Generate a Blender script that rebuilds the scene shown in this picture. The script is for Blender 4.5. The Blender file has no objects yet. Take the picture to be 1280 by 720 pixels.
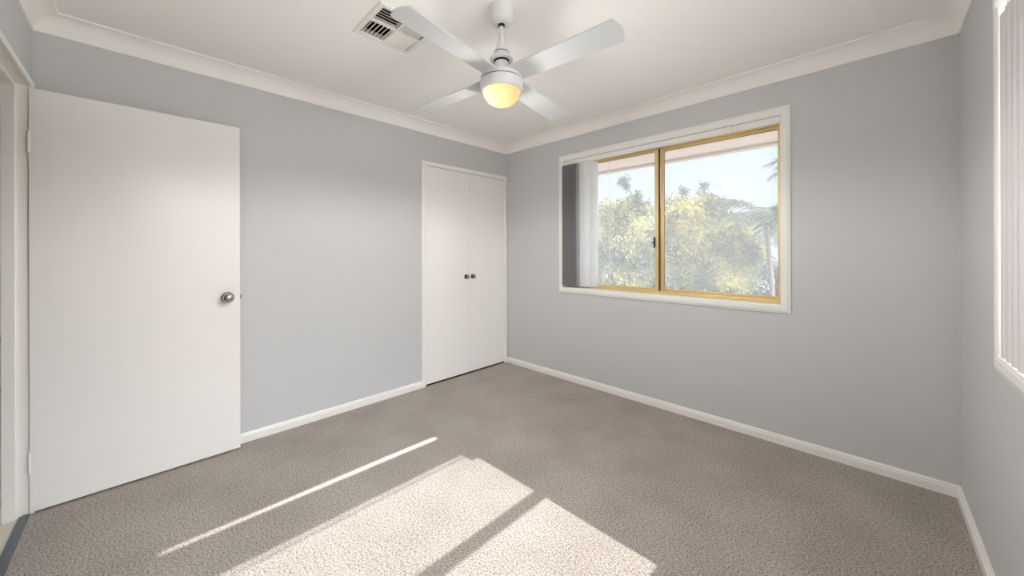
import bpy, bmesh, math, random
from mathutils import Vector, Matrix
import numpy as np

# ------------------------------------------------------------------ camera, sky, sun, exposure
sc = bpy.context.scene
C = sc.collection
sc.view_settings.view_transform = 'Standard'
sc.view_settings.look = 'None'
sc.view_settings.gamma = 1.0
sc.view_settings.use_curve_mapping = False
sc.view_settings.exposure = 1.60
sc.cycles.max_bounces = 16
sc.cycles.diffuse_bounces = 10
sc.cycles.glossy_bounces = 4
sc.cycles.transparent_max_bounces = 16
sc.cycles.transmission_bounces = 6
sc.cycles.sample_clamp_indirect = 6.0
sc.cycles.caustics_reflective = False
sc.cycles.caustics_refractive = False

YAW = math.radians(44.549)
ROLL = math.radians(-0.144)
cam_data = bpy.data.cameras.new('camera')
cam_data.sensor_fit = 'HORIZONTAL'
cam_data.sensor_width = 36.0
cam_data.lens = 456.014 / 1280 * 36.0
cam_data.shift_y = -(360 - 313.849) / 1280
cam_data.clip_start = 0.02
cam_data.clip_end = 500
cam = bpy.data.objects.new('camera', cam_data)
C.objects.link(cam)
fw = Vector((-math.sin(YAW), math.cos(YAW), 0))
rt = Vector((math.cos(YAW), math.sin(YAW), 0))
up = Vector((0, 0, 1))
rt2 = rt * math.cos(ROLL) + up * math.sin(ROLL)
up2 = up * math.cos(ROLL) - rt * math.sin(ROLL)
cam.matrix_world = Matrix(((rt2.x, up2.x, -fw.x, 2.963), (rt2.y, up2.y, -fw.y, -2.920), (rt2.z, up2.z, -fw.z, 1.26), (0, 0, 0, 1)))
sc.camera = cam

SUN_TAN = 0.96                       # sun elevation, shines in through the side window along -x
SUN_POWER = 5.8
SUN_COL = (1.0, 0.995, 0.985)
SKY_BASE = (0.80, 0.93, 1.0)
SKY_STRENGTH = 0.80
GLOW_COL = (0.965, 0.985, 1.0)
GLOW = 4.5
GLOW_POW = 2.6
LAMP_GLOW = 0.9
BULB = 82

sun_data = bpy.data.lights.new('sun', 'SUN')
sun_data.energy = SUN_POWER
sun_data.color = SUN_COL
sun_data.angle = math.radians(0.45)
sun = bpy.data.objects.new('sun', sun_data)
C.objects.link(sun)
sd = Vector((-1.0, -0.004, -SUN_TAN)).normalized()
sun.rotation_euler = sd.to_track_quat('-Z', 'Y').to_euler()
sun.location = (12, -2, 10)

world = bpy.data.worlds.new('sky')
sc.world = world
world.use_nodes = True
nt = world.node_tree
nt.nodes.clear()
wo = nt.nodes.new('ShaderNodeOutputWorld')
bg = nt.nodes.new('ShaderNodeBackground')
tc = nt.nodes.new('ShaderNodeTexCoord')
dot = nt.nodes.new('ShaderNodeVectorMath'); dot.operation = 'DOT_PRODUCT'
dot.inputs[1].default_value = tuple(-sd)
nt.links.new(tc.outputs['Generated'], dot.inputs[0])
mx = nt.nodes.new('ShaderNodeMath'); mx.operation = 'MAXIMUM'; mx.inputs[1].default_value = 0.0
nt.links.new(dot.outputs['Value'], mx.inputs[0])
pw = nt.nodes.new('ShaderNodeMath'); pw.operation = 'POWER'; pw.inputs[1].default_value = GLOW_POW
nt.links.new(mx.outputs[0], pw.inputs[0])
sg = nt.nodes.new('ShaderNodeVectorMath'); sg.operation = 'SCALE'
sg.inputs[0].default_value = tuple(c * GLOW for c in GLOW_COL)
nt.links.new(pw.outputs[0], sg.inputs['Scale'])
sep = nt.nodes.new('ShaderNodeSeparateXYZ')
nt.links.new(tc.outputs['Generated'], sep.inputs[0])
ramp = nt.nodes.new('ShaderNodeValToRGB')
ramp.color_ramp.elements[0].position = 0.0
ramp.color_ramp.elements[0].color = (0.93, 0.98, 1.0, 1)
ramp.color_ramp.elements[1].position = 0.45
ramp.color_ramp.elements[1].color = (0.76, 0.91, 1.0, 1)
nt.links.new(sep.outputs['Z'], ramp.inputs[0])
sb = nt.nodes.new('ShaderNodeVectorMath'); sb.operation = 'SCALE'
sb.inputs['Scale'].default_value = SKY_STRENGTH
nt.links.new(ramp.outputs['Color'], sb.inputs[0])
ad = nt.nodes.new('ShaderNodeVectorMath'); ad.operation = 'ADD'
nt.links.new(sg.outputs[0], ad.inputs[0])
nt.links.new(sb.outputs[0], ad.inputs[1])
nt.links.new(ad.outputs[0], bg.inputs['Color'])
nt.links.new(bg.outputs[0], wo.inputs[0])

W, L, H = 3.287, 3.30, 2.45            # room: x 0..W, y -L..0, z 0..H
# window openings (inside the architraves) and doorway
W1 = (0.803, 2.547, 0.902, 2.144)      # x0, x1, z0, z1 in the back wall
W2 = (-2.895, -0.848, 0.885, 2.144)    # y0, y1, z0, z1 in the right wall
DW = (0.055, 0.935, 2.065)             # doorway x0, x1, head height in the front wall


def portal(name, loc, rot, sx, sy):
    d = bpy.data.lights.new(name, 'AREA')
    d.shape = 'RECTANGLE'; d.size = sx; d.size_y = sy
    d.cycles.is_portal = True
    o = bpy.data.objects.new(name, d); C.objects.link(o)
    o.location = loc; o.rotation_euler = rot


portal('daylight_portal', ((W1[0] + W1[1]) / 2, 0.125, (W1[2] + W1[3]) / 2), (math.radians(-90), 0, 0), W1[1] - W1[0], W1[3] - W1[2])
portal('daylight_portal', (W + 0.125, (W2[0] + W2[1]) / 2, (W2[2] + W2[3]) / 2), (math.radians(90), 0, math.radians(90)), W2[1] - W2[0], W2[3] - W2[2])

# ------------------------------------------------------------------ materials


def mat(name, col, rough=0.6, metal=0.0, spec=0.5, bump=None, coat=0.0):
    m = bpy.data.materials.new(name); m.use_nodes = True
    b = m.node_tree.nodes['Principled BSDF']
    b.inputs['Base Color'].default_value = (*col, 1)
    b.inputs['Roughness'].default_value = rough
    b.inputs['Metallic'].default_value = metal
    b.inputs['Specular IOR Level'].default_value = spec
    b.inputs['Coat Weight'].default_value = coat
    if bump:
        n = m.node_tree.nodes; l = m.node_tree.links
        t = n.new('ShaderNodeTexCoord'); ns = n.new('ShaderNodeTexNoise')
        ns.inputs['Scale'].default_value = bump[0]; ns.inputs['Detail'].default_value = 4
        bp = n.new('ShaderNodeBump'); bp.inputs['Strength'].default_value = bump[1]
        bp.inputs['Distance'].default_value = bump[2]
        l.new(t.outputs['Object'], ns.inputs['Vector'])
        l.new(ns.outputs['Fac'], bp.inputs['Height']); l.new(bp.outputs[0], b.inputs['Normal'])
    return m


def translucent_mat(name, col, amount, rough=0.7):
    m = bpy.data.materials.new(name); m.use_nodes = True
    n = m.node_tree.nodes; l = m.node_tree.links
    b = n['Principled BSDF']; b.inputs['Base Color'].default_value = (*col, 1); b.inputs['Roughness'].default_value = rough
    b.inputs['Specular IOR Level'].default_value = 0.3
    t = n.new('ShaderNodeBsdfTranslucent'); t.inputs[0].default_value = (*col, 1)
    mi = n.new('ShaderNodeMixShader'); mi.inputs[0].default_value = amount
    l.new(b.outputs[0], mi.inputs[1]); l.new(t.outputs[0], mi.inputs[2])
    l.new(mi.outputs[0], n['Material Output'].inputs[0])
    return m


M = {}
M['wall'] = mat('pale_blue_grey_wall_paint', (0.595, 0.600, 0.610), 0.55, bump=(60, 0.08, 0.002))
M['ceiling'] = mat('flat_white_ceiling_paint', (0.945, 0.915, 0.885), 0.8)
M['trim'] = mat('white_gloss_trim_paint', (0.88, 0.86, 0.83), 0.35)
M['door'] = mat('white_gloss_door_paint', (0.90, 0.875, 0.855), 0.22, spec=0.5)
M['fan'] = mat('white_fan_enamel', (0.74, 0.73, 0.74), 0.5)
M['fan_blade'] = mat('white_fan_blade', (0.60, 0.605, 0.61), 0.6)
M['fan_dark'] = mat('dark_fan_gap', (0.03, 0.03, 0.03), 0.6)
M['gold'] = mat('gold_anodised_aluminium', (0.80, 0.60, 0.29), 0.38, metal=0.4)
M['gold_dark'] = mat('dark_brown_window_seal', (0.10, 0.06, 0.02), 0.6)
M['black'] = mat('black_plastic', (0.012, 0.012, 0.012), 0.4)
M['chrome'] = mat('brushed_nickel', (0.50, 0.46, 0.41), 0.22, metal=1.0)
M['dark_metal'] = mat('dark_pewter', (0.10, 0.085, 0.07), 0.3, metal=1.0)
M['duct'] = mat('dark_duct_lining_and_gap_shade', (0.030, 0.004, 0.003), 0.9)
M['vent'] = mat('white_vent_plastic', (0.82, 0.80, 0.75), 0.45)
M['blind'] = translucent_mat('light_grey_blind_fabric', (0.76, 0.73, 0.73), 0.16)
M['blind_lit'] = translucent_mat('blind_fabric_lit_copy', (0.97, 0.97, 0.97), 0.8)  # lit copy of the blind fabric, brightness put into the colour
M['blind_stack'] = translucent_mat('blind_fabric_shaded_copy', (0.46, 0.45, 0.47), 0.40)  # shaded copy of the same fabric, darkened for the bunched vanes
M['soffit'] = mat('pale_pink_soffit_paint', (0.62, 0.46, 0.405), 0.7)
M['fascia'] = mat('pale_brown_gutter_paint', (0.34, 0.25, 0.225), 0.5)
M['brick'] = mat('cream_render', (0.66, 0.60, 0.52), 0.9, bump=(30, 0.3, 0.01))
M['strip'] = mat('grey_metal_threshold', (0.16, 0.18, 0.21), 0.35, metal=0.8)
M['bark'] = mat('grey_brown_bark', (0.20, 0.16, 0.13), 0.9, bump=(12, 0.6, 0.05))
M['palm_bark'] = mat('pale_pinkish_palm_bark', (0.22, 0.18, 0.175), 0.9, bump=(10, 0.6, 0.05))


def carpet():
    m = bpy.data.materials.new('speckled_beige_carpet'); m.use_nodes = True
    n = m.node_tree.nodes; l = m.node_tree.links
    b = n['Principled BSDF']; b.inputs['Roughness'].default_value = 0.95; b.inputs['Specular IOR Level'].default_value = 0.15
    b.inputs['Sheen Weight'].default_value = 0.15
    t = n.new('ShaderNodeTexCoord')
    n1 = n.new('ShaderNodeTexNoise'); n1.inputs['Scale'].default_value = 130; n1.inputs['Detail'].default_value = 6; n1.inputs['Roughness'].default_value = 0.85
    n2 = n.new('ShaderNodeTexNoise'); n2.inputs['Scale'].default_value = 3.0; n2.inputs['Detail'].default_value = 5
    n3 = n.new('ShaderNodeTexVoronoi'); n3.inputs['Scale'].default_value = 300
    for q in (n1, n2, n3): l.new(t.outputs['Object'], q.inputs['Vector'])
    r1 = n.new('ShaderNodeValToRGB')
    e = r1.color_ramp.elements
    e[0].position = 0.40; e[0].color = (0.070, 0.052, 0.042, 1)
    e[1].position = 0.58; e[1].color = (0.525, 0.47, 0.43, 1)
    k = r1.color_ramp.elements.new(0.48); k.color = (0.34, 0.297, 0.262, 1)
    l.new(n1.outputs['Fac'], r1.inputs[0])
    r2 = n.new('ShaderNodeValToRGB')
    r2.color_ramp.elements[0].position = 0.35; r2.color_ramp.elements[0].color = (0.93, 0.92, 0.91, 1)
    r2.color_ramp.elements[1].position = 0.65; r2.color_ramp.elements[1].color = (1.08, 1.08, 1.08, 1)
    l.new(n2.outputs['Fac'], r2.inputs[0])
    mu = n.new('ShaderNodeMix'); mu.data_type = 'RGBA'; mu.blend_type = 'MULTIPLY'; mu.inputs[0].default_value = 1
    l.new(r1.outputs[0], mu.inputs[6]); l.new(r2.outputs[0], mu.inputs[7])
    l.new(mu.outputs[2], b.inputs['Base Color'])
    mh = n.new('ShaderNodeMath'); mh.operation = 'ADD'
    l.new(n1.outputs['Fac'], mh.inputs[0]); l.new(n3.outputs['Distance'], mh.inputs[1])
    bp = n.new('ShaderNodeBump'); bp.inputs['Strength'].default_value = 0.25; bp.inputs['Distance'].default_value = 0.003
    l.new(mh.outputs[0], bp.inputs['Height']); l.new(bp.outputs[0], b.inputs['Normal'])
    return m


M['carpet'] = carpet()


def tile():
    m = bpy.data.materials.new('cream_floor_tile'); m.use_nodes = True
    n = m.node_tree.nodes; l = m.node_tree.links
    b = n['Principled BSDF']; b.inputs['Roughness'].default_value = 0.25
    t = n.new('ShaderNodeTexCoord'); br = n.new('ShaderNodeTexBrick')
    br.offset = 0.0; br.inputs['Scale'].default_value = 1.0
    br.inputs['Brick Width'].default_value = 0.4; br.inputs['Row Height'].default_value = 0.4
    br.inputs['Mortar Size'].default_value = 0.004
    br.inputs['Color1'].default_value = (0.72, 0.66, 0.57, 1); br.inputs['Color2'].default_value = (0.70, 0.64, 0.55, 1)
    br.inputs['Mortar'].default_value = (0.4, 0.37, 0.33, 1)
    l.new(t.outputs['Object'], br.inputs['Vector']); l.new(br.outputs['Color'], b.inputs['Base Color'])
    return m


M['tile'] = tile()


def glass(haze, tint=(0.97, 0.98, 0.98, 1)):
    m = bpy.data.materials.new('slightly_dusty_window_glass'); m.use_nodes = True
    n = m.node_tree.nodes; l = m.node_tree.links
    n.remove(n['Principled BSDF'])
    tr = n.new('ShaderNodeBsdfTransparent'); tr.inputs[0].default_value = tint
    gl = n.new('ShaderNodeBsdfGlossy'); gl.inputs['Roughness'].default_value = 0.02
    fr = n.new('ShaderNodeFresnel'); fr.inputs[0].default_value = 1.45
    ms = n.new('ShaderNodeMath'); ms.operation = 'MULTIPLY'; ms.inputs[1].default_value = 0.6
    l.new(fr.outputs[0], ms.inputs[0])
    m1 = n.new('ShaderNodeMixShader'); l.new(ms.outputs[0], m1.inputs[0]); l.new(tr.outputs[0], m1.inputs[1]); l.new(gl.outputs[0], m1.inputs[2])
    tl = n.new('ShaderNodeBsdfTranslucent'); tl.inputs[0].default_value = (0.95, 0.97, 1.0, 1)
    m2 = n.new('ShaderNodeMixShader'); m2.inputs[0].default_value = haze
    l.new(m1.outputs[0], m2.inputs[1]); l.new(tl.outputs[0], m2.inputs[2])
    l.new(m2.outputs[0], n['Material Output'].inputs[0])
    return m


M['glass'] = glass(0.13, (0.60, 0.615, 0.62, 1))  # grey tint added to dim the outdoor view; haze stands for dust and glare
M['glass_clear'] = glass(0.02)


def lamp_glass():
    # frosted globe lit from inside: gives off warm light, brighter where the bulb sits
    m = bpy.data.materials.new('frosted_glowing_globe'); m.use_nodes = True
    n = m.node_tree.nodes; l = m.node_tree.links
    b = n['Principled BSDF']; b.inputs['Base Color'].default_value = (0.10, 0.08, 0.05, 1); b.inputs['Roughness'].default_value = 0.6
    t = n.new('ShaderNodeTexCoord')
    ds = n.new('ShaderNodeVectorMath'); ds.operation = 'DISTANCE'; ds.inputs[1].default_value = (-0.035, -0.075, -0.052)
    l.new(t.outputs['Object'], ds.inputs[0])
    mr = n.new('ShaderNodeMapRange'); mr.inputs['From Min'].default_value = 0.01; mr.inputs['From Max'].default_value = 0.15
    l.new(ds.outputs['Value'], mr.inputs['Value'])
    r = n.new('ShaderNodeValToRGB'); e = r.color_ramp.elements
    e[0].position = 0.0; e[0].color = (1.0, 0.86, 0.52, 1)
    e[1].position = 1.0; e[1].color = (0.56, 0.40, 0.16, 1)
    k = e.new(0.45); k.color = (0.82, 0.64, 0.30, 1)
    l.new(mr.outputs[0], r.inputs[0])
    l.new(r.outputs[0], b.inputs['Emission Color']); b.inputs['Emission Strength'].default_value = LAMP_GLOW * 0.60
    return m


M['globe'] = lamp_glass()


def leaf(name, c1, c2, amount=0.35):
    m = bpy.data.materials.new(name); m.use_nodes = True
    n = m.node_tree.nodes; l = m.node_tree.links
    b = n['Principled BSDF']; b.inputs['Roughness'].default_value = 0.6; b.inputs['Specular IOR Level'].default_value = 0.3
    t = n.new('ShaderNodeTexCoord'); ns = n.new('ShaderNodeTexNoise'); ns.inputs['Scale'].default_value = 1.1; ns.inputs['Detail'].default_value = 3
    l.new(t.outputs['Object'], ns.inputs['Vector'])
    r = n.new('ShaderNodeValToRGB'); r.color_ramp.elements[0].position = 0.40; r.color_ramp.elements[0].color = (*c1, 1)
    r.color_ramp.elements[1].position = 0.60; r.color_ramp.elements[1].color = (*c2, 1)
    l.new(ns.outputs['Fac'], r.inputs[0]); l.new(r.outputs[0], b.inputs['Base Color'])
    tl = n.new('ShaderNodeBsdfTranslucent'); l.new(r.outputs[0], tl.inputs[0])
    mi = n.new('ShaderNodeMixShader'); mi.inputs[0].default_value = amount
    l.new(b.outputs[0], mi.inputs[1]); l.new(tl.outputs[0], mi.inputs[2]); l.new(mi.outputs[0], n['Material Output'].inputs[0])
    return m


M['leaf_yellow'] = leaf('pale_yellow_wattle_foliage', (0.115, 0.135, 0.090), (0.72, 0.60, 0.24))
M['leaf_green'] = leaf('grey_green_foliage', (0.10, 0.125, 0.095), (0.52, 0.47, 0.22))
M['leaf_blue'] = leaf('bluish_grey_foliage', (0.15, 0.17, 0.175), (0.24, 0.25, 0.22))
M['leaf_palm'] = leaf('grey_green_palm_frond', (0.10, 0.125, 0.115), (0.19, 0.21, 0.15))
M['grass'] = mat('pale_paving', (0.50, 0.47, 0.43), 0.95, bump=(3, 0.6, 0.1))

# ------------------------------------------------------------------ mesh helpers


def link(name, me, m, parent=None, smooth=False):
    o = bpy.data.objects.new(name, me); C.objects.link(o)
    if m is not None and not me.materials: me.materials.append(m)
    if parent is not None: o.parent = parent
    if smooth:
        for p in me.polygons: p.use_smooth = True
    return o


def from_bm(name, bm, m, parent=None, smooth=False):
    me = bpy.data.meshes.new(name); bm.normal_update(); bm.to_mesh(me); bm.free()
    return link(name, me, m, parent, smooth)


def box(bm, x0, x1, y0, y1, z0, z1, bev=0.0, mi=0):
    r = bmesh.ops.create_cube(bm, size=1.0)
    vs = r['verts']
    for v in vs:
        v.co = Vector(((x0 + x1) / 2 + v.co.x * (x1 - x0), (y0 + y1) / 2 + v.co.y * (y1 - y0), (z0 + z1) / 2 + v.co.z * (z1 - z0)))
    if bev > 0:
        es = list({e for v in vs for e in v.link_edges})
        bmesh.ops.bevel(bm, geom=es, offset=bev, segments=2, affect='EDGES', profile=0.6)
    return vs


def obox(name, a, m, parent=None, bev=0.0):
    bm = bmesh.new(); box(bm, *a, bev=bev)
    return from_bm(name, bm, m, parent)


def lathe(bm, prof, seg=40, axis='Z', origin=(0, 0, 0)):
    """prof: list of (radius, height). axis: 'Z' or 'X' (spun round x)"""
    rings = []
    o = Vector(origin)
    for r, h in prof:
        ring = []
        for i in range(seg):
            a = 2 * math.pi * i / seg
            if axis == 'Z': p = Vector((r * math.cos(a), r * math.sin(a), h))
            else: p = Vector((h, r * math.cos(a), r * math.sin(a)))
            ring.append(bm.verts.new(o + p))
        rings.append(ring)
    for k in range(len(rings) - 1):
        for i in range(seg):
            j = (i + 1) % seg
            bm.faces.new((rings[k][i], rings[k][j], rings[k + 1][j], rings[k + 1][i]))
    for ring in (rings[0], rings[-1]):
        try: bm.faces.new(ring)
        except ValueError: pass
    bmesh.ops.recalc_face_normals(bm, faces=bm.faces)


def mitred(bm, pts_fn, profile, n, closed=True):
    """profile list of (o,h); pts_fn(o,h) -> list of corner points; joins consecutive corners and profile points"""
    rows = [[bm.verts.new(p) for p in pts_fn(o, h)] for o, h in profile]
    k = len(rows[0])
    rng = range(k) if closed else range(k - 1)
    for a in range(len(rows) - 1):
        for i in rng:
            j = (i + 1) % k
            bm.faces.new((rows[a][i], rows[a][j], rows[a + 1][j], rows[a + 1][i]))
    if not closed:
        for i in (0, k - 1):
            try: bm.faces.new([r[i] for r in rows])
            except ValueError: pass
    bmesh.ops.recalc_face_normals(bm, faces=bm.faces)


def props(o, label=None, cat=None, group=None, kind=None):
    if label: o['label'] = label
    if cat: o['category'] = cat
    if group: o['group'] = group
    if kind: o['kind'] = kind
    return o


def empty(name, loc=(0, 0, 0)):
    o = bpy.data.objects.new(name, None); C.objects.link(o); o.location = loc
    o.empty_display_size = 0.1
    return o


def P(o, name, bm, m, smooth=False):
    """part in world coordinates, parented to an Empty"""
    me = bpy.data.meshes.new(name)
    top = o
    off = Vector((0, 0, 0))
    while top is not None:
        off += top.location; top = top.parent
    bmesh.ops.translate(bm, verts=bm.verts, vec=-off)
    bm.normal_update(); bm.to_mesh(me); bm.free()
    return link(name, me, m, o, smooth)


# ------------------------------------------------------------------ room shell
T = 0.20
bm = bmesh.new(); box(bm, -T, W + T, -L - 0.02, T, -0.12, 0.0)
props(from_bm('floor', bm, M['carpet']), 'speckled beige grey carpet covering the whole bedroom floor', 'carpet', kind='structure')
VX0, VX1, VY0, VY1 = 1.003, 1.279, -2.093, -1.819
bm = bmesh.new()
box(bm, -T, VX0, -L - T, T, H, H + 0.12); box(bm, VX1, W + 0.11, -L - T, T, H, H + 0.12)
box(bm, VX0, VX1, -L - T, VY0, H, H + 0.12); box(bm, VX0, VX1, VY1, T, H, H + 0.12)
props(from_bm('ceiling', bm, M['ceiling']), 'flat white painted plasterboard ceiling', 'ceiling', kind='structure')
bm = bmesh.new(); box(bm, -T, 0, -L - T, T, 0, H)
props(from_bm('wall_left', bm, M['wall']), 'pale blue grey wall behind the open door and the wardrobe', 'wall', kind='structure')
bm = bmesh.new()
box(bm, 0, W1[0], 0, T, 0, H); box(bm, W1[1], W + T, 0, T, 0, H)
box(bm, W1[0], W1[1], 0, T, 0, W1[2]); box(bm, W1[0], W1[1], 0, T, W1[3], H)
props(from_bm('wall_back', bm, M['wall']), 'pale blue grey wall holding the gold framed sliding window', 'wall', kind='structure')
bm = bmesh.new()
box(bm, W, W + T, W2[1], 0, 0, H); box(bm, W, W + T, -L - T, W2[0], 0, H)
box(bm, W, W + T, W2[0], W2[1], 0, W2[2])
# above the side window an added, unseen sloping slot shapes a thin blade of sun
SY0, SY1 = -2.862, -1.520


def prism(bm, poly0, poly1, ya, yb):
    a = [bm.verts.new((x, ya, z)) for x, z in poly0]; b = [bm.verts.new((x, yb, z)) for x, z in poly1]
    fs = [bm.faces.new(a), bm.faces.new(list(reversed(b)))]
    for i in range(len(a)): fs.append(bm.faces.new((a[i], a[(i + 1) % len(a)], b[(i + 1) % len(a)], b[i])))
    bmesh.ops.recalc_face_normals(bm, faces=fs)


def slot_z(x, y, side):
    land = 0.866 if y > -2 else 0.836
    return (x - land + side * SLOT_W) * SUN_TAN


SLOT_W = 0.0165
box(bm, W, W + T, SY1, W2[1], W2[3], H); box(bm, W, W + T, W2[0], SY0, W2[3], H)
xo = W + 0.10
prism(bm, [(W, W2[3]), (xo, W2[3]), (xo, slot_z(xo, SY0, -1)), (W, slot_z(W, SY0, -1))], [(W, W2[3]), (xo, W2[3]), (xo, slot_z(xo, SY1, -1)), (W, slot_z(W, SY1, -1))], SY0, SY1)
prism(bm, [(W, slot_z(W, SY0, 1)), (xo, slot_z(xo, SY0, 1)), (xo, H), (W, H)], [(W, slot_z(W, SY1, 1)), (xo, slot_z(xo, SY1, 1)), (xo, H), (W, H)], SY0, SY1)
props(from_bm('wall_right', bm, M['wall']), 'pale blue grey wall at the right edge with a covered window', 'wall', kind='structure')
FT = 0.11
bm = bmesh.new()
box(bm, 0, DW[0], -L - FT, -L, 0, H); box(bm, DW[1], W, -L - FT, -L, 0, H); box(bm, DW[0], DW[1], -L - FT, -L, DW[2], H)
props(from_bm('wall_front', bm, M['wall']), 'pale grey wall around the doorway at the far left', 'wall', kind='structure')

# cornice: cove all round
prof = [(0.0, 2.361), (0.006, 2.361), (0.0085, 2.366)]
for i in range(0, 13):
    a = math.radians(90 * i / 12)
    prof.append((0.088 - 0.0795 * math.cos(a), 2.3645 + 0.0775 * math.sin(a)))
prof += [(0.092, 2.442), (0.092, 2.452)]
bm = bmesh.new()
mitred(bm, lambda o, h: [Vector((o, -o, h)), Vector((W - o, -o, h)), Vector((W - o, -L + o, h)), Vector((o, -L + o, h))], prof, 4)
props(from_bm('trim_1', bm, M['ceiling'], smooth=False), 'white coved cornice running round the top of the walls', 'cornice', kind='structure')

SK = [(0.0, 0.0), (0.016, 0.0), (0.016, 0.040), (0.0105, 0.0425), (0.0105, 0.047), (0.0125, 0.0495), (0.0095, 0.056), (0.006, 0.060), (0.0, 0.060)]


def skirting(name, a, b, nrm, label):
    a = Vector(a); b = Vector(b); nrm = Vector(nrm)
    bm = bmesh.new()
    mitred(bm, lambda o, h: [a + nrm * o + Vector((0, 0, h)), b + nrm * o + Vector((0, 0, h))], SK, 2, closed=False)
    props(from_bm(name, bm, M['trim']), label, 'baseboard', kind='structure')


skirting('baseboard_left', (0, -L, 0), (0, -1.1035, 0), (1, 0, 0), 'white moulded skirting board between the open door and the wardrobe')
skirting('baseboard_back', (0.018, 0, 0), (W, 0, 0), (0, -1, 0), 'white moulded skirting board under the gold framed window')
skirting('baseboard_right', (W, 0, 0), (W, -L, 0), (-1, 0, 0), 'white moulded skirting board along the right wall')
skirting('baseboard_front', (DW[1] + 0.045, -L, 0), (W, -L, 0), (0, 1, 0), 'white moulded skirting board beside the doorway')

# ------------------------------------------------------------------ windows
ARCH = [(0.0, 0.0), (0.0, 0.013), (0.006, 0.016), (0.030, 0.017), (0.038, 0.014), (0.044, 0.012), (0.050, 0.010), (0.050, 0.0)]


def window(name, o0, o1, z0, z1, to_world, label, splits, sashes):
    """to_world(u, d, z): u along the wall, d outwards through the wall"""
    t = empty(name, to_world((o0 + o1) / 2, 0.08, z0)); props(t, label, 'window', kind='structure')

    def ob(nm, u0, u1, d0, d1, za, zb, m, par=None, bev=0.0):
        a = to_world(u0, d0, za); b = to_world(u1, d1, zb)
        bm = bmesh.new(); box(bm, min(a[0], b[0]), max(a[0], b[0]), min(a[1], b[1]), max(a[1], b[1]), za, zb, bev=bev)
        return P(par or t, nm, bm, m)
    bm = bmesh.new()
    mitred(bm, lambda o, h: [to_world(o0 - o, -h, z0 - o), to_world(o1 + o, -h, z0 - o), to_world(o1 + o, -h, z1 + o), to_world(o0 - o, -h, z1 + o)], ARCH, 4)
    P(t, 'architrave', bm, M['trim'])
    # timber reveal lining
    bm = bmesh.new()
    th = 0.004
    for (a, b, c, d) in ((o0, o1, z0, z0 + th), (o0, o1, z1 - th, z1), (o0, o0 + th, z0 + th, z1 - th), (o1 - th, o1, z0 + th, z1 - th)):
        p = to_world(a, -0.012, c); q = to_world(b, 0.060, d)
        box(bm, min(p[0], q[0]), max(p[0], q[0]), min(p[1], q[1]), max(p[1], q[1]), c, d)
    P(t, 'reveal', bm, M['trim'])
    return t, ob


def tw1(u, d, z): return Vector((u, d, z))
def tw2(u, d, z): return Vector((W + d, u, z))


# window 1: gold aluminium slider
x0, x1, z0, z1 = W1
t, ob = window('window_1', x0, x1, z0, z1, tw1, 'wide sliding window with gold aluminium frame, trees outside, in the back wall', None, None)
bm = bmesh.new()
fz0, fz1 = z0 + 0.004, z1 - 0.004
fx0, fx1 = x0 + 0.004, x1 - 0.004
box(bm, fx0, fx1, 0.060, 0.120, fz0, fz0 + 0.022, bev=0.002)
box(bm, fx0, fx1, 0.060, 0.120, fz1 - 0.040, fz1, bev=0.002)
box(bm, fx0, fx0 + 0.020, 0.060, 0.120, fz0 + 0.022, fz1 - 0.040, bev=0.002)
box(bm, fx1 - 0.020, fx1, 0.060, 0.120, fz0 + 0.022, fz1 - 0.040, bev=0.002)
wf = P(t, 'window_frame', bm, M['gold'])
sz0, sz1 = fz0 + 0.022, fz1 - 0.040


def sash(nm, a, b, y, sl, sr, lab, zr=0.020, tr=0.022):
    bm = bmesh.new()
    box(bm, a, b, y, y + 0.022, sz0, sz0 + zr, bev=0.002); box(bm, a, b, y, y + 0.022, sz1 - tr, sz1, bev=0.002)
    box(bm, a, a + sl, y, y + 0.022, sz0 + zr, sz1 - tr, bev=0.002); box(bm, b - sr, b, y, y + 0.022, sz0 + zr, sz1 - tr, bev=0.002)
    s = P(t, nm, bm, M['gold']); s['label'] = lab
    g = bmesh.new(); box(g, a + sl - 0.004, b - sr + 0.004, y + 0.009, y + 0.013, sz0 + zr - 0.004, sz1 - tr + 0.004)
    P(s, 'glass_pane', g, M['glass'])
    # rubber glazing bead
    g = bmesh.new()
    for (p, q, c, d) in ((a + sl, b - sr, sz1 - tr - 0.003, sz1 - tr), (a + sl, a + sl + 0.003, sz0 + zr, sz1 - tr)):
        box(g, p, q, y + 0.004, y + 0.009, c, d)
    P(s, 'glazing_bead', g, M['gold_dark'])
    return s


s1 = sash('sliding_sash', fx0 + 0.012, 1.716, 0.064, 0.030, 0.030, 'inner sliding sash with black latch')
s2 = sash('fixed_sash', 1.722, fx1 - 0.016, 0.094, 0.028, 0.012, 'outer fixed sash on the right')
bm = bmesh.new(); box(bm, 1.717, 1.7215, 0.066, 0.094, sz0, sz1); P(t, 'meeting_seal', bm, M['gold_dark'])
bm = bmesh.new(); box(bm, 1.681, 1.693, 0.046, 0.064, 1.285, 1.372, bev=0.003); box(bm, 1.668, 1.684, 0.046, 0.060, 1.322, 1.334, bev=0.002)
P(s1, 'latch', bm, M['black'])

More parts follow.
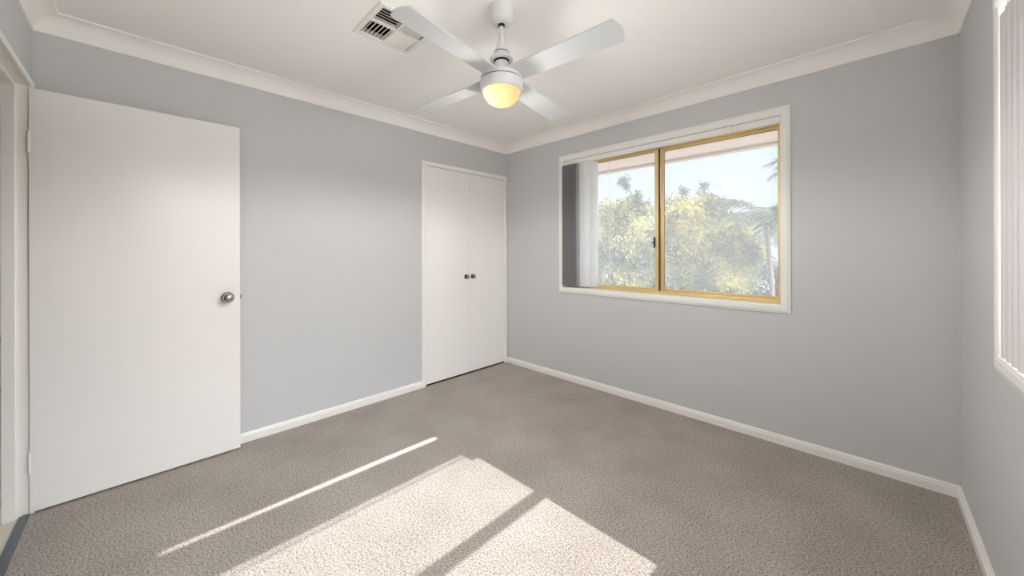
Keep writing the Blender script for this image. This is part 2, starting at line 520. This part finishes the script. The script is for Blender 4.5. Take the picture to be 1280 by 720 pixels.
# window 2: in the right wall, mostly beyond the frame; the sun comes through it
y0, y1, z0, z1 = W2
t, ob = window('window_2', y0, y1, z0, z1, tw2, 'window in the right wall covered by a light grey vertical blind', None, None)
bm = bmesh.new()
gx0, gx1 = W + 0.060, W + 0.085
box(bm, gx0, gx1, y0 + 0.004, y1 - 0.004, z0 + 0.004, z0 + 0.034, bev=0.002)
box(bm, gx0, gx1, y0 + 0.004, y1 - 0.004, z1 - 0.009, z1 - 0.002, bev=0.001)
box(bm, gx0, gx1, y0 + 0.004, y0 + 0.030, z0 + 0.034, z1 - 0.009, bev=0.002)
box(bm, gx0, gx1, y1 - 0.030, y1 - 0.004, z0 + 0.034, z1 - 0.009, bev=0.002)
wf = P(t, 'window_frame', bm, M['gold'])
bm = bmesh.new(); box(bm, W + 0.065, W + 0.084, y0 + 0.030, y1 - 0.030, 1.528, 1.588, bev=0.003); P(t, 'transom', bm, M['gold'])
bm = bmesh.new(); box(bm, W + 0.078, W + 0.084, y0 + 0.030, y1 - 0.030, 2.094, 2.100); P(t, 'shadow_line_bar', bm, M['gold'])  # unseen bar added to cast a thin dark line in the sun patch
for a, b in ((z0 + 0.034, 1.528), (1.588, z1 - 0.009)):
    bm = bmesh.new(); box(bm, W + 0.073, W + 0.077, y0 + 0.03, y1 - 0.03, a, b); P(t, 'glass_pane', bm, M['glass_clear'])

# ------------------------------------------------------------------ vertical blinds


def slat_bm(cx, cy, ang, w, za, zb, th=0.0012, curve=0.004):
    """vertical vane: width w, turned by ang, slightly curved, with weighted hem"""
    bm = bmesh.new(); n = 6; cols = []
    ux, uy = math.cos(ang), math.sin(ang)
    for side in (0, 1):
        col = []
        for i in range(n + 1):
            s = (i / n - 0.5) * w
            c = curve * (1 - (2 * i / n - 1) ** 2) + (th if side else 0)
            x = cx + ux * s - uy * c; y = cy + uy * s + ux * c
            col.append((bm.verts.new((x, y, za)), bm.verts.new((x, y, za + 0.03)), bm.verts.new((x, y, zb))))
        cols.append(col)
    for i in range(n):
        for k in (0, 1):
            a, b = cols[0][i], cols[0][i + 1]; bm.faces.new((a[k], b[k], b[k + 1], a[k + 1]))
            a, b = cols[1][i], cols[1][i + 1]; bm.faces.new((b[k], a[k], a[k + 1], b[k + 1]))
        bm.faces.new((cols[0][i][0], cols[1][i][0], cols[1][i + 1][0], cols[0][i + 1][0]))
        bm.faces.new((cols[0][i][2], cols[0][i + 1][2], cols[1][i + 1][2], cols[1][i][2]))
    for i in (0, n):
        for k in (0, 1):
            a, b = cols[0][i], cols[1][i]; bm.faces.new((a[k], a[k + 1], b[k + 1], b[k]))
    bmesh.ops.recalc_face_normals(bm, faces=bm.faces)
    return bm


x0, x1, z0, z1 = W1
t = empty('vertical_blind', (0.9, 0.03, z1 - 0.03))
props(t, 'grey vertical blind bunched at the left side of the gold framed window', 'blind')
bm = bmesh.new(); box(bm, x0 + 0.006, x1 - 0.006, 0.004, 0.044, z1 - 0.040, z1 - 0.006, bev=0.003); box(bm, x0 + 0.006, x1 - 0.006, 0.010, 0.038, z1 - 0.044, z1 - 0.040)
P(t, 'headrail', bm, M['trim'])
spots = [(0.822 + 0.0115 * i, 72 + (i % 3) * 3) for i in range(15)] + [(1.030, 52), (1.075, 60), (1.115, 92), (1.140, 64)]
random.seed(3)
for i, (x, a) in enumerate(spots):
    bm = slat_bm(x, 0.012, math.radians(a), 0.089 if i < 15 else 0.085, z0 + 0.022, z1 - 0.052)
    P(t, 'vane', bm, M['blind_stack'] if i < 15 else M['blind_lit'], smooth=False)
    # carrier hook
bm = bmesh.new()
lathe(bm, [(0.002, 1.03), (0.0035, 1.035), (0.0035, 1.66), (0.002, 1.67), (0.0004, 1.68), (0.0004, 2.10)], 10, 'Z', (1.297, 0.020, 0))
P(t, 'wand', bm, M['blind_lit'], True)
bm = bmesh.new()
box(bm, 2.255, 2.262, -0.001, 0.006, 2.100, 2.144); box(bm, 2.272, 2.279, -0.001, 0.006, 2.100, 2.144); box(bm, 2.290, 2.297, -0.001, 0.006, 2.100, 2.144)
P(t, 'bracket', bm, M['vent'])

y0, y1, z0, z1 = W2
t = empty('vertical_blind', (W + 0.02, -1.2, z1 - 0.03))
props(t, 'light grey vertical blind drawn closed at the right edge of the photo', 'blind')
bm = bmesh.new(); box(bm, W - 0.022, W + 0.018, y0 + 0.006, y1 - 0.004, z1 - 0.050, z1 - 0.008, bev=0.003); P(t, 'headrail', bm, M['trim'])
yy = y1 - 0.050
while yy > -1.49:
    bm = slat_bm(W + 0.003, yy, math.radians(90 + 13), 0.089, z0 + 0.006, z1 - 0.082)
    box(bm, W + 0.001, W + 0.003, yy - 0.006, yy + 0.006, z1 - 0.084, z1 - 0.050)
    P(t, 'vane', bm, M['blind'])
    yy -= 0.066
bm = bmesh.new(); box(bm, W - 0.026, W - 0.020, -0.900, -0.870, 2.084, 2.140, bev=0.002); P(t, 'bracket', bm, M['trim'])

# ------------------------------------------------------------------ doorway, door, threshold, hall
bm = bmesh.new()
DA = [(0.0, 0.0), (0.0, 0.013), (0.005, 0.016), (0.020, 0.017), (0.027, 0.013), (0.034, 0.011), (0.040, 0.009), (0.040, 0.0)]
jx0, jx1, jz = 0.083, 0.915, 2.058
mitred(bm, lambda o, h: [Vector((jx0 - o, -L + h, 0)), Vector((jx0 - o, -L + h, jz + o)), Vector((jx1 + o, -L + h, jz + o)), Vector((jx1 + o, -L + h, 0))], DA, 4, closed=False)
props(from_bm('trim_2', bm, M['trim']), 'white moulded architrave round the bedroom doorway', 'architrave', kind='structure')
bm = bmesh.new()
box(bm, DW[0], jx0, -L - FT - 0.001, -L + 0.001, 0.0, DW[2]); box(bm, jx1, DW[1], -L - FT - 0.001, -L + 0.001, 0.0, DW[2])
box(bm, jx0, jx1, -L - FT - 0.001, -L + 0.001, jz, DW[2])
box(bm, jx0, jx0 + 0.012, -L - 0.078, -L - 0.037, 0.0, jz - 0.012, bev=0.002); box(bm, jx1 - 0.012, jx1, -L - 0.078, -L - 0.037, 0.0, jz - 0.012, bev=0.002)
box(bm, jx0, jx1, -L - 0.078, -L - 0.037, jz - 0.012, jz, bev=0.002)
props(from_bm('trim_3', bm, M['trim']), 'cream white door jamb with stop at the left edge', 'door jamb', kind='structure')
bm = bmesh.new()
box(bm, jx0, jx1, -L - 0.030, -L + 0.004, 0.0, 0.006, bev=0.002); box(bm, jx0, jx1, -L - 0.020, -L - 0.006, 0.006, 0.008)
props(from_bm('trim_4', bm, M['strip']), 'grey metal threshold strip between carpet and hall tiles', 'threshold', kind='structure')

t = empty('door_1', (0.091, -L + 0.002, 0)); props(t, 'wide open flat white bedroom door with a round nickel knob', 'door', kind='structure')
bm = bmesh.new(); box(bm, 0.056, 0.091, -L + 0.002, -L + 0.822, 0.012, 2.050, bev=0.0015)
leafo = P(t, 'door_leaf', bm, M['door'])


def knob(parent, x, y, z, m1, r=0.026, ln=0.058, flip=1, smalls=False):
    pr = [(0.0005, 0.0), (r * 1.18, 0.0), (r * 1.18, 0.004), (r * 1.0, 0.009), (r * 0.48, 0.012), (r * 0.42, 0.024), (r * 0.55, 0.030)]
    for i in range(0, 15):
        a = math.radians(-62 + 152 * i / 14)
        pr.append((max(r * math.cos(a), 0.0005), ln - r * 0.75 + r * 0.75 * math.sin(a)))
    if smalls: pr.insert(-5, (r * 0.80, ln - r * 0.18))
    bm = bmesh.new(); lathe(bm, [(a, h * flip) for a, h in pr], 32, 'X', (x, y, z))
    return P(parent, 'door_knob', bm, m1, True)


knob(t, 0.091, -2.542, 0.975, M['chrome'], 0.029, 0.062)
knob(t, 0.056, -2.542, 0.975, M['chrome'], 0.025, 0.05, -1)
bm = bmesh.new(); box(bm, 0.062, 0.085, -L + 0.821, -L + 0.8235, 0.94, 1.00); box(bm, 0.067, 0.080, -L + 0.8235, -L + 0.834, 0.962, 0.982, bev=0.003)
P(t, 'latch', bm, M['chrome'])
for z in (0.25, 1.79):
    bm = bmesh.new(); lathe(bm, [(0.0005, z - 0.05), (0.0055, z - 0.05), (0.0055, z + 0.05), (0.0005, z + 0.05)], 12, 'Z', (0.0885, -L + 0.0005 + 0.001, 0))
    P(t, 'hinge', bm, M['trim'])

# hall beyond the doorway
bm = bmesh.new(); box(bm, -0.9, 2.2, -L - 1.5, -L - 0.02, -0.12, -0.001)
props(from_bm('hall_floor', bm, M['tile']), 'cream tiled hall floor glimpsed past the metal threshold strip', 'tile floor', kind='structure')
bm = bmesh.new()
box(bm, -0.9, 2.2, -L - 1.6, -L - 1.5, 0, H); box(bm, -1.0, -0.9, -L - 1.6, -L - FT, 0, H); box(bm, 2.2, 2.3, -L - 1.6, -L - FT, 0, H)
box(bm, -0.9, -T, -L - FT - 0.01, -L - FT + 0.05, 0, H)
box(bm, -1.0, 2.3, -L - 1.6, -L - FT, H, H + 0.1)
props(from_bm('hall_wall', bm, mat('dimmed_hall_paint', (0.50, 0.46, 0.40), 0.7)), 'white hall walls beyond the doorway', 'wall', kind='structure')  # dimness of the hall is put into the wall colour

# ------------------------------------------------------------------ built-in wardrobe
t = empty('built_in_wardrobe', (0, -0.55, 0)); props(t, 'white double door built-in wardrobe set into the wall at the room corner', 'wardrobe')
bm = bmesh.new()
WA = [(0.0, 0.0), (0.0, 0.012), (0.004, 0.016), (0.026, 0.017), (0.034, 0.014), (0.040, 0.011), (0.040, 0.0)]
a0, a1, az = -1.064, -0.042, 2.062
mitred(bm, lambda o, h: [Vector((h, a0 - o, 0)), Vector((h, a0 - o, az + o)), Vector((h, a1 + min(o, 0.040), az + o)), Vector((h, a1 + min(o, 0.040), 0))], WA, 4, closed=False)
P(t, 'architrave', bm, M['trim'])
bm = bmesh.new(); box(bm, 0.0005, 0.0015, a0, a1, 0.0, az); P(t, 'painted_gap_shade', bm, M['duct'])  # dark sheet stands in for shade in the gaps round the doors
mid = (a0 + a1) / 2 + 0.004
for k, (ya, yb) in enumerate(((a0 + 0.003, mid - 0.0015), (mid + 0.0015, a1 - 0.003))):
    bm = bmesh.new(); box(bm, 0.0015, 0.010, ya, yb, 0.018, az - 0.004, bev=0.0012)
    d = P(t, 'door', bm, M['door'])
    ky = mid - 0.042 if k == 0 else mid + 0.042
    knob(d, 0.010, ky, 1.000, M['dark_metal'], 0.020, 0.042, 1, True)
    kz = bmesh.new(); lathe(kz, [(0.0005, 0.047), (0.013, 0.0475), (0.0145, 0.0495), (0.0135, 0.0515), (0.008, 0.0535), (0.0005, 0.054)], 28, 'X', (0.0, ky, 1.000))
    c = P(d, 'knob_cap', kz, M['chrome'], True); c['label'] = 'bright nickel cap on the dark knob'
    if k == 1:
        for z in (0.20, 1.85):
            bm = bmesh.new(); lathe(bm, [(0.0005, z - 0.045), (0.0045, z - 0.045), (0.0045, z + 0.045), (0.0005, z + 0.045)], 10, 'Z', (0.012, yb + 0.001, 0))
            box(bm, 0.0098, 0.0112, yb - 0.012, yb, z - 0.045, z + 0.045)
            P(d, 'hinge', bm, M['trim'])

# ------------------------------------------------------------------ ceiling vent
vx, vy = 1.141, -1.956
t = empty('ceiling_vent', (vx, vy, H)); props(t, 'square white four way air conditioning vent with dark slots in the ceiling', 'air vent')
bm = bmesh.new(); R1 = 0.137; R0 = 0.166
fr = [(R0, 0.0), (R0, -0.004), (R0 - 0.004, -0.007), (R1 + 0.004, -0.007), (R1, -0.004), (R1, 0.03)]
mitred(bm, lambda o, h: [Vector((vx - o, vy - o, H + h)), Vector((vx + o, vy - o, H + h)), Vector((vx + o, vy + o, H + h)), Vector((vx - o, vy + o, H + h))], fr, 4)
P(t, 'frame', bm, M['vent'])
bm = bmesh.new()
box(bm, vx - R1, vx + R1, vy - R1, vy + R1, H + 0.10, H + 0.11)
for s in (-1, 1):
    a, b = sorted((s * R1, s * (R1 - 0.003)))
    box(bm, vx + a, vx + b, vy - R1, vy + R1, H + 0.028, H + 0.10); box(bm, vx - R1 + 0.003, vx + R1 - 0.003, vy + a, vy + b, H + 0.028, H + 0.10)
P(t, 'duct_backing', bm, M['duct'])
bm = bmesh.new()
box(bm, vx - R1, vx + R1, vy - 0.005, vy + 0.005, H - 0.004, H + 0.024); box(bm, vx - 0.005, vx + 0.005, vy - R1, vy - 0.005, H - 0.004, H + 0.024); box(bm, vx - 0.005, vx + 0.005, vy + 0.005, vy + R1, H - 0.004, H + 0.024)
P(t, 'divider', bm, M['vent'])


def vslat(c0, run, lean):
    """slat through c0 (x,y), running along axis run with half length; top leans along lean"""
    bm = bmesh.new(); hl = 0.064
    r = Vector((run[0], run[1], 0)) * hl
    lo = Vector((c0[0], c0[1], H - 0.003)); hi = lo + Vector((lean[0] * 0.020, lean[1] * 0.014, 0.014))
    n = Vector((-(hi - lo).z * lean[0], -(hi - lo).z * lean[1], 0.020)).normalized() * 0.0009
    vs = [bm.verts.new(p) for p in (lo - r - n, lo + r - n, hi + r - n, hi - r - n, lo - r + n, lo + r + n, hi + r + n, hi - r + n)]
    for f in ((0, 1, 2, 3), (7, 6, 5, 4), (0, 4, 5, 1), (3, 2, 6, 7), (0, 3, 7, 4), (1, 5, 6, 2)): bm.faces.new([vs[i] for i in f])
    bmesh.ops.recalc_face_normals(bm, faces=bm.faces)
    P(t, 'slat', bm, M['vent'])


q = 0.071
for i in range(6):
    s = -0.055 + i * 0.0215
    vslat((vx + q + s + 0.006, vy - q), (0, 1), (-1, 0))       # blows to +x
    vslat((vx - q, vy - q + s - 0.004), (1, 0), (0, 1))        # blows to -y
    vslat((vx - q + s - 0.006, vy + q), (0, 1), (1, 0))        # blows to -x
    vslat((vx + q, vy + q + s + 0.004), (1, 0), (0, -1))       # blows to +y

# ------------------------------------------------------------------ ceiling fan with light
FX, FY = 1.6795, -1.6857
t = empty('ceiling_fan', (FX, FY, H)); props(t, 'white four blade ceiling fan with a glowing yellow globe light', 'ceiling fan')


def lp(name, prof, m, par=t, seg=48, smooth=True):
    bm = bmesh.new(); lathe(bm, prof, seg, 'Z', (FX, FY, 0)); o = P(par, name, bm, m, smooth)
    mod = o.modifiers.new('edges', 'EDGE_SPLIT'); mod.split_angle = math.radians(35)
    return o


lp('canopy', [(0.058, 2.45), (0.058, 2.395), (0.055, 2.381), (0.046, 2.370), (0.034, 2.364), (0.022, 2.362), (0.022, 2.366), (0.0005, 2.366)], M['fan'])
cb = bmesh.new(); lathe(cb, [(0.0005, 2.352), (0.013, 2.354), (0.016, 2.358), (0.016, 2.364), (0.0005, 2.364)], 24, 'Z', (FX, FY, 0)); P(t, 'hanger_ball', cb, M['fan_dark'], True)
lp('down_rod', [(0.0005, 2.20), (0.0105, 2.20), (0.0105, 2.366), (0.0005, 2.366)], M['fan'], seg=20)
lp('yoke_cover', [(0.0125, 2.288), (0.016, 2.286), (0.024, 2.260), (0.035, 2.226), (0.046, 2.206), (0.056, 2.194), (0.055, 2.188), (0.0125, 2.188)], M['fan'])
lp('yoke_ring', [(0.030, 2.2285), (0.0360, 2.2285), (0.0370, 2.2255), (0.030, 2.2255)], M['fan_dark'])
lp('motor_gap', [(0.037, 2.188), (0.037, 2.183), (0.001, 2.183), (0.001, 2.188)], M['fan_dark'])
lp('motor_neck', [(0.001, 2.180), (0.033, 2.180), (0.034, 2.174), (0.034, 2.118), (0.001, 2.112)], M['fan'])
lp('motor_housing', [(0.001, 2.124), (0.050, 2.123), (0.080, 2.120), (0.097, 2.113), (0.102, 2.104), (0.102, 2.092), (0.001, 2.092)], M['fan'])
lp('housing_gap', [(0.001, 2.0925), (0.098, 2.0925), (0.098, 2.087), (0.001, 2.087)], M['fan_dark'])
kit = lp('light_ring', [(0.001, 2.087), (0.103, 2.087), (0.104, 2.083), (0.104, 2.050), (0.101, 2.038), (0.092, 2.036), (0.092, 2.044), (0.001, 2.044)], M['fan'])
gb = bmesh.new()
pr = [(0.0905, 2.050)]
for i in range(0, 15):
    a = math.radians(90 * i / 14); pr.append((max(0.0905 * math.cos(a), 0.0006), 2.038 - 0.073 * math.sin(a)))
lathe(gb, pr, 48, 'Z', (0, 0, -2.038))
gme = bpy.data.meshes.new('globe_shade'); gb.normal_update(); gb.to_mesh(gme); gb.free()
g = link('globe_shade', gme, M['globe'], t, True); g.location = (0, 0, 2.038 - H); g['label'] = 'frosted globe glowing warm yellow'

bulb = bpy.data.lights.new('globe_light', 'SPOT')
bulb.spot_size = math.radians(178); bulb.spot_blend = 0.32; bulb.energy = BULB; bulb.color = (1.0, 0.975, 0.945); bulb.shadow_soft_size = 0.099
bo = bpy.data.objects.new('globe_light', bulb); C.objects.link(bo); bo.parent = t; bo.location = (0, 0, 2.030 - H)
halo = bpy.data.lights.new('globe_light', 'POINT')
halo.energy = BULB * 0.38; halo.color = bulb.color; halo.shadow_soft_size = 0.099
ho = bpy.data.objects.new('globe_light', halo); C.objects.link(ho); ho.parent = t; ho.location = (0, 0, 2.046 - H)

AZ = math.radians(7.8153); PITCH = -0.178; TX, TY = 0.0399, -0.027; ZB = 2.104


def blade(k):
    a = AZ + k * math.pi / 2
    u = Vector((math.cos(a), math.sin(a), 0)); v = Vector((-math.sin(a), math.cos(a), 0))
    out = []
    # outline: (distance, half width) with softly rounded convex tip
    half = [(0.085, 0.050), (0.16, 0.0530), (0.30, 0.0560), (0.45, 0.0590), (0.566, 0.0612)]
    left = [(r, h) for r, h in half]
    tip = [(0.580, 0.0612), (0.586, 0.0590), (0.590, 0.052), (0.596, 0.033), (0.600, 0.016), (0.601, 0.0), (0.600, -0.016), (0.596, -0.033), (0.590, -0.052), (0.586, -0.0590), (0.580, -0.0612)]
    outline = left + tip + [(r, -h) for r, h in reversed(half)]

    def w(r, s, dz):
        p = u * r + v * (s * math.cos(PITCH))
        z = ZB + s * math.sin(PITCH) + TX * p.x + TY * p.y + dz
        return Vector((FX + p.x, FY + p.y, z))
    bm = bmesh.new()
    top = [bm.verts.new(w(r, s, 0.0035)) for r, s in outline]; bot = [bm.verts.new(w(r, s, -0.0035)) for r, s in outline]
    bm.faces.new(top); bm.faces.new(list(reversed(bot)))
    n = len(outline)
    for i in range(n): bm.faces.new((top[i], bot[i], bot[(i + 1) % n], top[(i + 1) % n]))
    bmesh.ops.recalc_face_normals(bm, faces=bm.faces)
    b = P(t, 'blade', bm, M['fan_blade'])
    # blade iron
    bm = bmesh.new()
    ol = [(0.030, 0.018), (0.075, 0.022), (0.11, 0.040), (0.145, 0.040), (0.155, 0.030), (0.155, -0.030), (0.145, -0.040), (0.11, -0.040), (0.075, -0.022), (0.030, -0.018)]
    tp = [bm.verts.new(w(r, s, 0.0075)) for r, s in ol]; bt = [bm.verts.new(w(r, s, 0.0035)) for r, s in ol]
    bm.faces.new(tp); bm.faces.new(list(reversed(bt)))
    for i in range(len(ol)): bm.faces.new((tp[i], bt[i], bt[(i + 1) % len(ol)], tp[(i + 1) % len(ol)]))
    bmesh.ops.recalc_face_normals(bm, faces=bm.faces)
    P(b, 'blade_bracket', bm, M['fan'])


for k in range(4): blade(k)

# ------------------------------------------------------------------ outside: eaves, ground
bm = bmesh.new()
box(bm, -1.5, W + 0.45, T, 0.70, 2.150, 2.165); box(bm, -1.5, W + 0.45, 0.70, 0.72, 2.125, 2.28)
box(bm, -1.5, W + 0.45, 0.0, 0.76, 2.45 + 0.12, 2.60)
o = props(from_bm('eave', bm, M['soffit']), 'pale pink painted eave above the gold framed window', 'eave', kind='structure')
bm = bmesh.new(); box(bm, -1.5, W + 0.40, 0.722, 0.80, 2.132, 2.20, bev=0.006)
o2 = from_bm('gutter', bm, M['fascia'], o)
bm = bmesh.new()
box(bm, W + T, W + 4.5, -L - 1.5, 0.1, -0.25, -0.15)  # unseen sheet added to bounce sun up onto the ceiling
props(from_bm('bounce_roof', bm, mat('bounce_roof_sheet', (0.90, 0.885, 0.86), 0.6)), 'added unseen pale roof bouncing sunlight up through the side window', 'roof', kind='structure')

# added unseen house, blocks low sky that would shine on the door
nh = empty('sky_blocker_house', (19, -2.5, -2.9)); props(nh, 'added unseen house blocking low sky outside the side window', 'house')
bm = bmesh.new(); box(bm, 15, 23, -11, 6, -2.9, 2.7); P(nh, 'house_wall', bm, M['brick'])
bm = bmesh.new()
rv = [bm.verts.new(v) for v in ((14.5, -11.5, 2.7), (23.5, -11.5, 2.7), (23.5, 6.5, 2.7), (14.5, 6.5, 2.7), (19, -7.5, 5.0), (19, 2.5, 5.0))]
for f in ((0, 1, 4), (1, 2, 5, 4), (2, 3, 5), (3, 0, 4, 5), (0, 3, 2, 1)): bm.faces.new([rv[i] for i in f])
bmesh.ops.recalc_face_normals(bm, faces=bm.faces)
P(nh, 'roof', bm, M['fascia'])
for yy in (-8, -3, 2):
    bm = bmesh.new(); box(bm, 14.95, 15.02, yy - 0.8, yy + 0.8, 0.2, 1.5); P(nh, 'window', bm, M['black'])
bm = bmesh.new(); box(bm, -60, 60, -60, 60, -3.1, -2.9)
props(from_bm('ground', bm, M['grass']), 'pale paved ground far below the window', 'ground', kind='structure')


# ------------------------------------------------------------------ trees
rng = np.random.default_rng(11)


def leaf_mesh(name, centers, radii, counts, size, m, parent=None, up_bias=0.0, long=1.6):
    vv = []; n_tot = 0
    for (c, r, k) in zip(centers, radii, counts):
        r = np.array(r if hasattr(r, '__len__') else (r, r, r))
        # clumps inside the lobe
        nc = max(6, k // 90)
        d = rng.normal(size=(nc, 3)); d /= np.linalg.norm(d, axis=1)[:, None]
        cc = np.array(c) + d * r * (rng.uniform(0.45, 1.0, (nc, 1)))
        idx = rng.integers(0, nc, k)
        p = cc[idx] + rng.normal(size=(k, 3)) * (r.mean() * 0.17)
        a = rng.normal(size=(k, 3)); a /= np.linalg.norm(a, axis=1)[:, None]
        b = rng.normal(size=(k, 3)); b -= (a * b).sum(1)[:, None] * a; b /= np.linalg.norm(b, axis=1)[:, None]
        s = size * rng.uniform(0.6, 1.3, (k, 1))
        q = np.stack([p - a * s * long / 2, p - b * s * 0.35, p + a * s * long / 2, p + b * s * 0.35], axis=1)
        vv.append(q.reshape(-1, 3)); n_tot += k
    V = np.concatenate(vv)
    off = np.array((parent.location.x, parent.location.y, parent.location.z)) if parent is not None else 0
    V = V - off
    me = bpy.data.meshes.new(name)
    F = np.arange(n_tot * 4).reshape(-1, 4)
    me.vertices.add(len(V)); me.vertices.foreach_set('co', V.astype(np.float32).ravel())
    me.loops.add(n_tot * 4); me.loops.foreach_set('vertex_index', F.astype(np.int32).ravel())
    me.polygons.add(n_tot); me.polygons.foreach_set('loop_start', (np.arange(n_tot) * 4).astype(np.int32))
    me.update(calc_edges=True)
    return link(name, me, m, parent)


def limb(bm, pts, rads, seg=8):
    prev = None
    for i, (p, r) in enumerate(zip(pts, rads)):
        p = Vector(p); d = (Vector(pts[min(i + 1, len(pts) - 1)]) - Vector(pts[max(i - 1, 0)])).normalized()
        x = d.orthogonal().normalized(); y = d.cross(x)
        if prev is not None:
            # keep twist low
            x = (prev_x - d * prev_x.dot(d)).normalized(); y = d.cross(x)
        ring = [bm.verts.new(p + (x * math.cos(2 * math.pi * k / seg) + y * math.sin(2 * math.pi * k / seg)) * r) for k in range(seg)]
        if prev is not None:
            for k in range(seg): bm.faces.new((prev[k], prev[(k + 1) % seg], ring[(k + 1) % seg], ring[k]))
        prev = ring; prev_x = x


def tree(name, base, lobes, size, m, label, cat='tree', group=None, dens=1.0):
    t = empty(name, base); props(t, label, cat, group)
    bx, by, bz = base
    bm = bmesh.new()
    top = max(l[0][2] for l in lobes)
    fork = Vector((bx, by, bz + (top - bz) * 0.35))
    limb(bm, [(bx, by, bz), (bx + .05, by, (bz + fork.z) / 2), fork], [0.17, 0.14, 0.12])
    for (c, r, k) in lobes:
        c = Vector(c); mdl = fork.lerp(c, 0.55) + Vector((0, 0, -0.15))
        limb(bm, [fork, mdl, c, c + Vector((0, 0, (r if not hasattr(r, '__len__') else r[2]) * 0.6))], [0.08, 0.05, 0.03, 0.01], 6)
    P(t, 'trunk', bm, M['bark'])
    leaf_mesh('foliage', [l[0] for l in lobes], [l[1] for l in lobes], [int(l[2] * dens) for l in lobes], size, m, t)
    return t


tree('wattle_tree', (-3.7, 10.4, -2.9), [((-3.69, 10.18, 1.67), 1.15, 7000), ((-3.95, 9.97, 2.65), 0.75, 3500), ((-3.36, 10.5, 0.5), 1.1, 5500),
     ((-3.42, 10.5, 2.95), 0.55, 2000), ((-4.3, 9.7, 0.4), 1.2, 5500)], 0.085, M['leaf_green'], 'pale green and yellow tree seen through the left window pane', group=None)
tree('wattle_tree', (-1.9, 13.0, -2.9), [((-2.63, 12.7, 2.75), 0.85, 4500), ((-1.95, 13.3, 2.75), 0.80, 4500), ((-2.18, 12.5, 1.4), 1.35, 9000),
     ((-1.28, 13.9, 1.7), 1.05, 5500), ((-2.87, 12.38, 0.2), 1.3, 7000), ((-1.6, 13.0, 0.2), 1.3, 7000)], 0.085, M['leaf_yellow'], 'tall pale yellow green tree in the middle of the right window pane')
tree('flowering_wattle', (-0.7, 12.6, -2.9), [((-0.62, 13.2, 1.15), (0.8, 0.8, 0.6), 4500), ((-1.17, 11.95, 0.15), (0.75, 0.75, 0.85), 4500), ((-0.85, 12.7, 0.35), 0.85, 4500)],
     0.075, M['leaf_yellow'], 'lower bright yellow tree between the tall tree and the palm')
tree('gum_tree', (-3.0, 16.4, -2.9), [((-3.4, 14.9, 4.15), (0.35, 0.35, 0.45), 260), ((-2.63, 15.6, 4.1), (0.4, 0.4, 0.5), 260), ((-4.9, 12.4, 4.2), (0.5, 0.5, 0.45), 380), ((-3.2, 16.0, 2.9), (1.6, 1.2, 1.0), 2500), ((-2.2, 17.0, 2.6), (1.3, 1, 1), 1200)],
     0.08, M['leaf_blue'], 'thin grey green twigs poking above the yellow trees', )
tree('background_shrub', (0.2, 18.0, -2.9), [((-0.6, 17.4, -0.3), (1.5, 1.0, 1.1), 5000), ((0.9, 18.2, -0.6), (1.6, 1.0, 1.3), 5000), ((-2.3, 17.2, -0.6), (1.6, 1.0, 1.2), 4000)],
     0.09, M['leaf_blue'], 'bluish grey bushes behind, low at the right of the window')


def palm(base, crown, R, nf, label, seed, droop=1.0):
    rs = random.Random(seed)
    t = empty('palm_tree', base); props(t, label, 'palm tree')
    bm = bmesh.new()
    b = Vector(base); c = Vector(crown)
    limb(bm, [b, b.lerp(c, 0.3) + Vector((0.05, 0, 0)), b.lerp(c, 0.6) + Vector((0.08, 0, 0)), b.lerp(c, 0.93), c], [0.11, 0.085, 0.075, 0.075, 0.05], 12)
    P(t, 'trunk', bm, M['palm_bark'], True)
    for k in range(nf):
        az = 2 * math.pi * (k + rs.uniform(-0.3, 0.3)) / nf
        el = rs.uniform(0.25, 1.25)
        out = Vector((math.cos(az), math.sin(az), 0)); side = Vector((-math.sin(az), math.cos(az), 0))
        Ln = R * rs.uniform(0.85, 1.1); pts = []; p = c.copy(); e = el
        n = 16
        for i in range(n + 1):
            pts.append(p.copy()); p = p + (out * math.cos(e) + Vector((0, 0, math.sin(e)))) * (Ln / n)
            e -= (0.10 + 0.05 * i / n) * droop
        bm = bmesh.new()
        limb(bm, pts, [0.022 * (1 - 0.85 * i / n) for i in range(n + 1)], 5)
        # leaflets
        m = 46
        for i in range(4, m):
            f = i / m * n; a = int(min(f, n - 1)); q = pts[a].lerp(pts[a + 1], f - a)
            d = (pts[a + 1] - pts[a]).normalized(); nn = side.cross(d).normalized()
            ll = 0.50 * math.sin(math.pi * (0.12 + 0.83 * i / m)) * R / 2.2 + 0.06
            for s in (-1, 1):
                dr = (side * s * 0.75 + d * 0.55 + Vector((0, 0, rs.uniform(-0.55, 0.15)))).normalized()
                tip = q + dr * ll + Vector((0, 0, -0.12 * ll)); md = q + dr * ll * 0.5
                wv = d * 0.013
                v = [bm.verts.new(x) for x in (q - wv, q + wv, md + wv, tip, md - wv)]
                bm.faces.new(v)
        P(t, 'frond', bm, M['leaf_palm'])
    return t


palm((0.55, 12.2, -2.9), (0.42, 12.1, 2.15), 2.3, 17, 'grey green palm with arching fronds at the right of the window', 5)
palm((1.9, 15.4, -2.9), (1.75, 15.3, 3.9), 2.4, 13, 'farther palm whose frond tips show at the upper right of the window', 9)
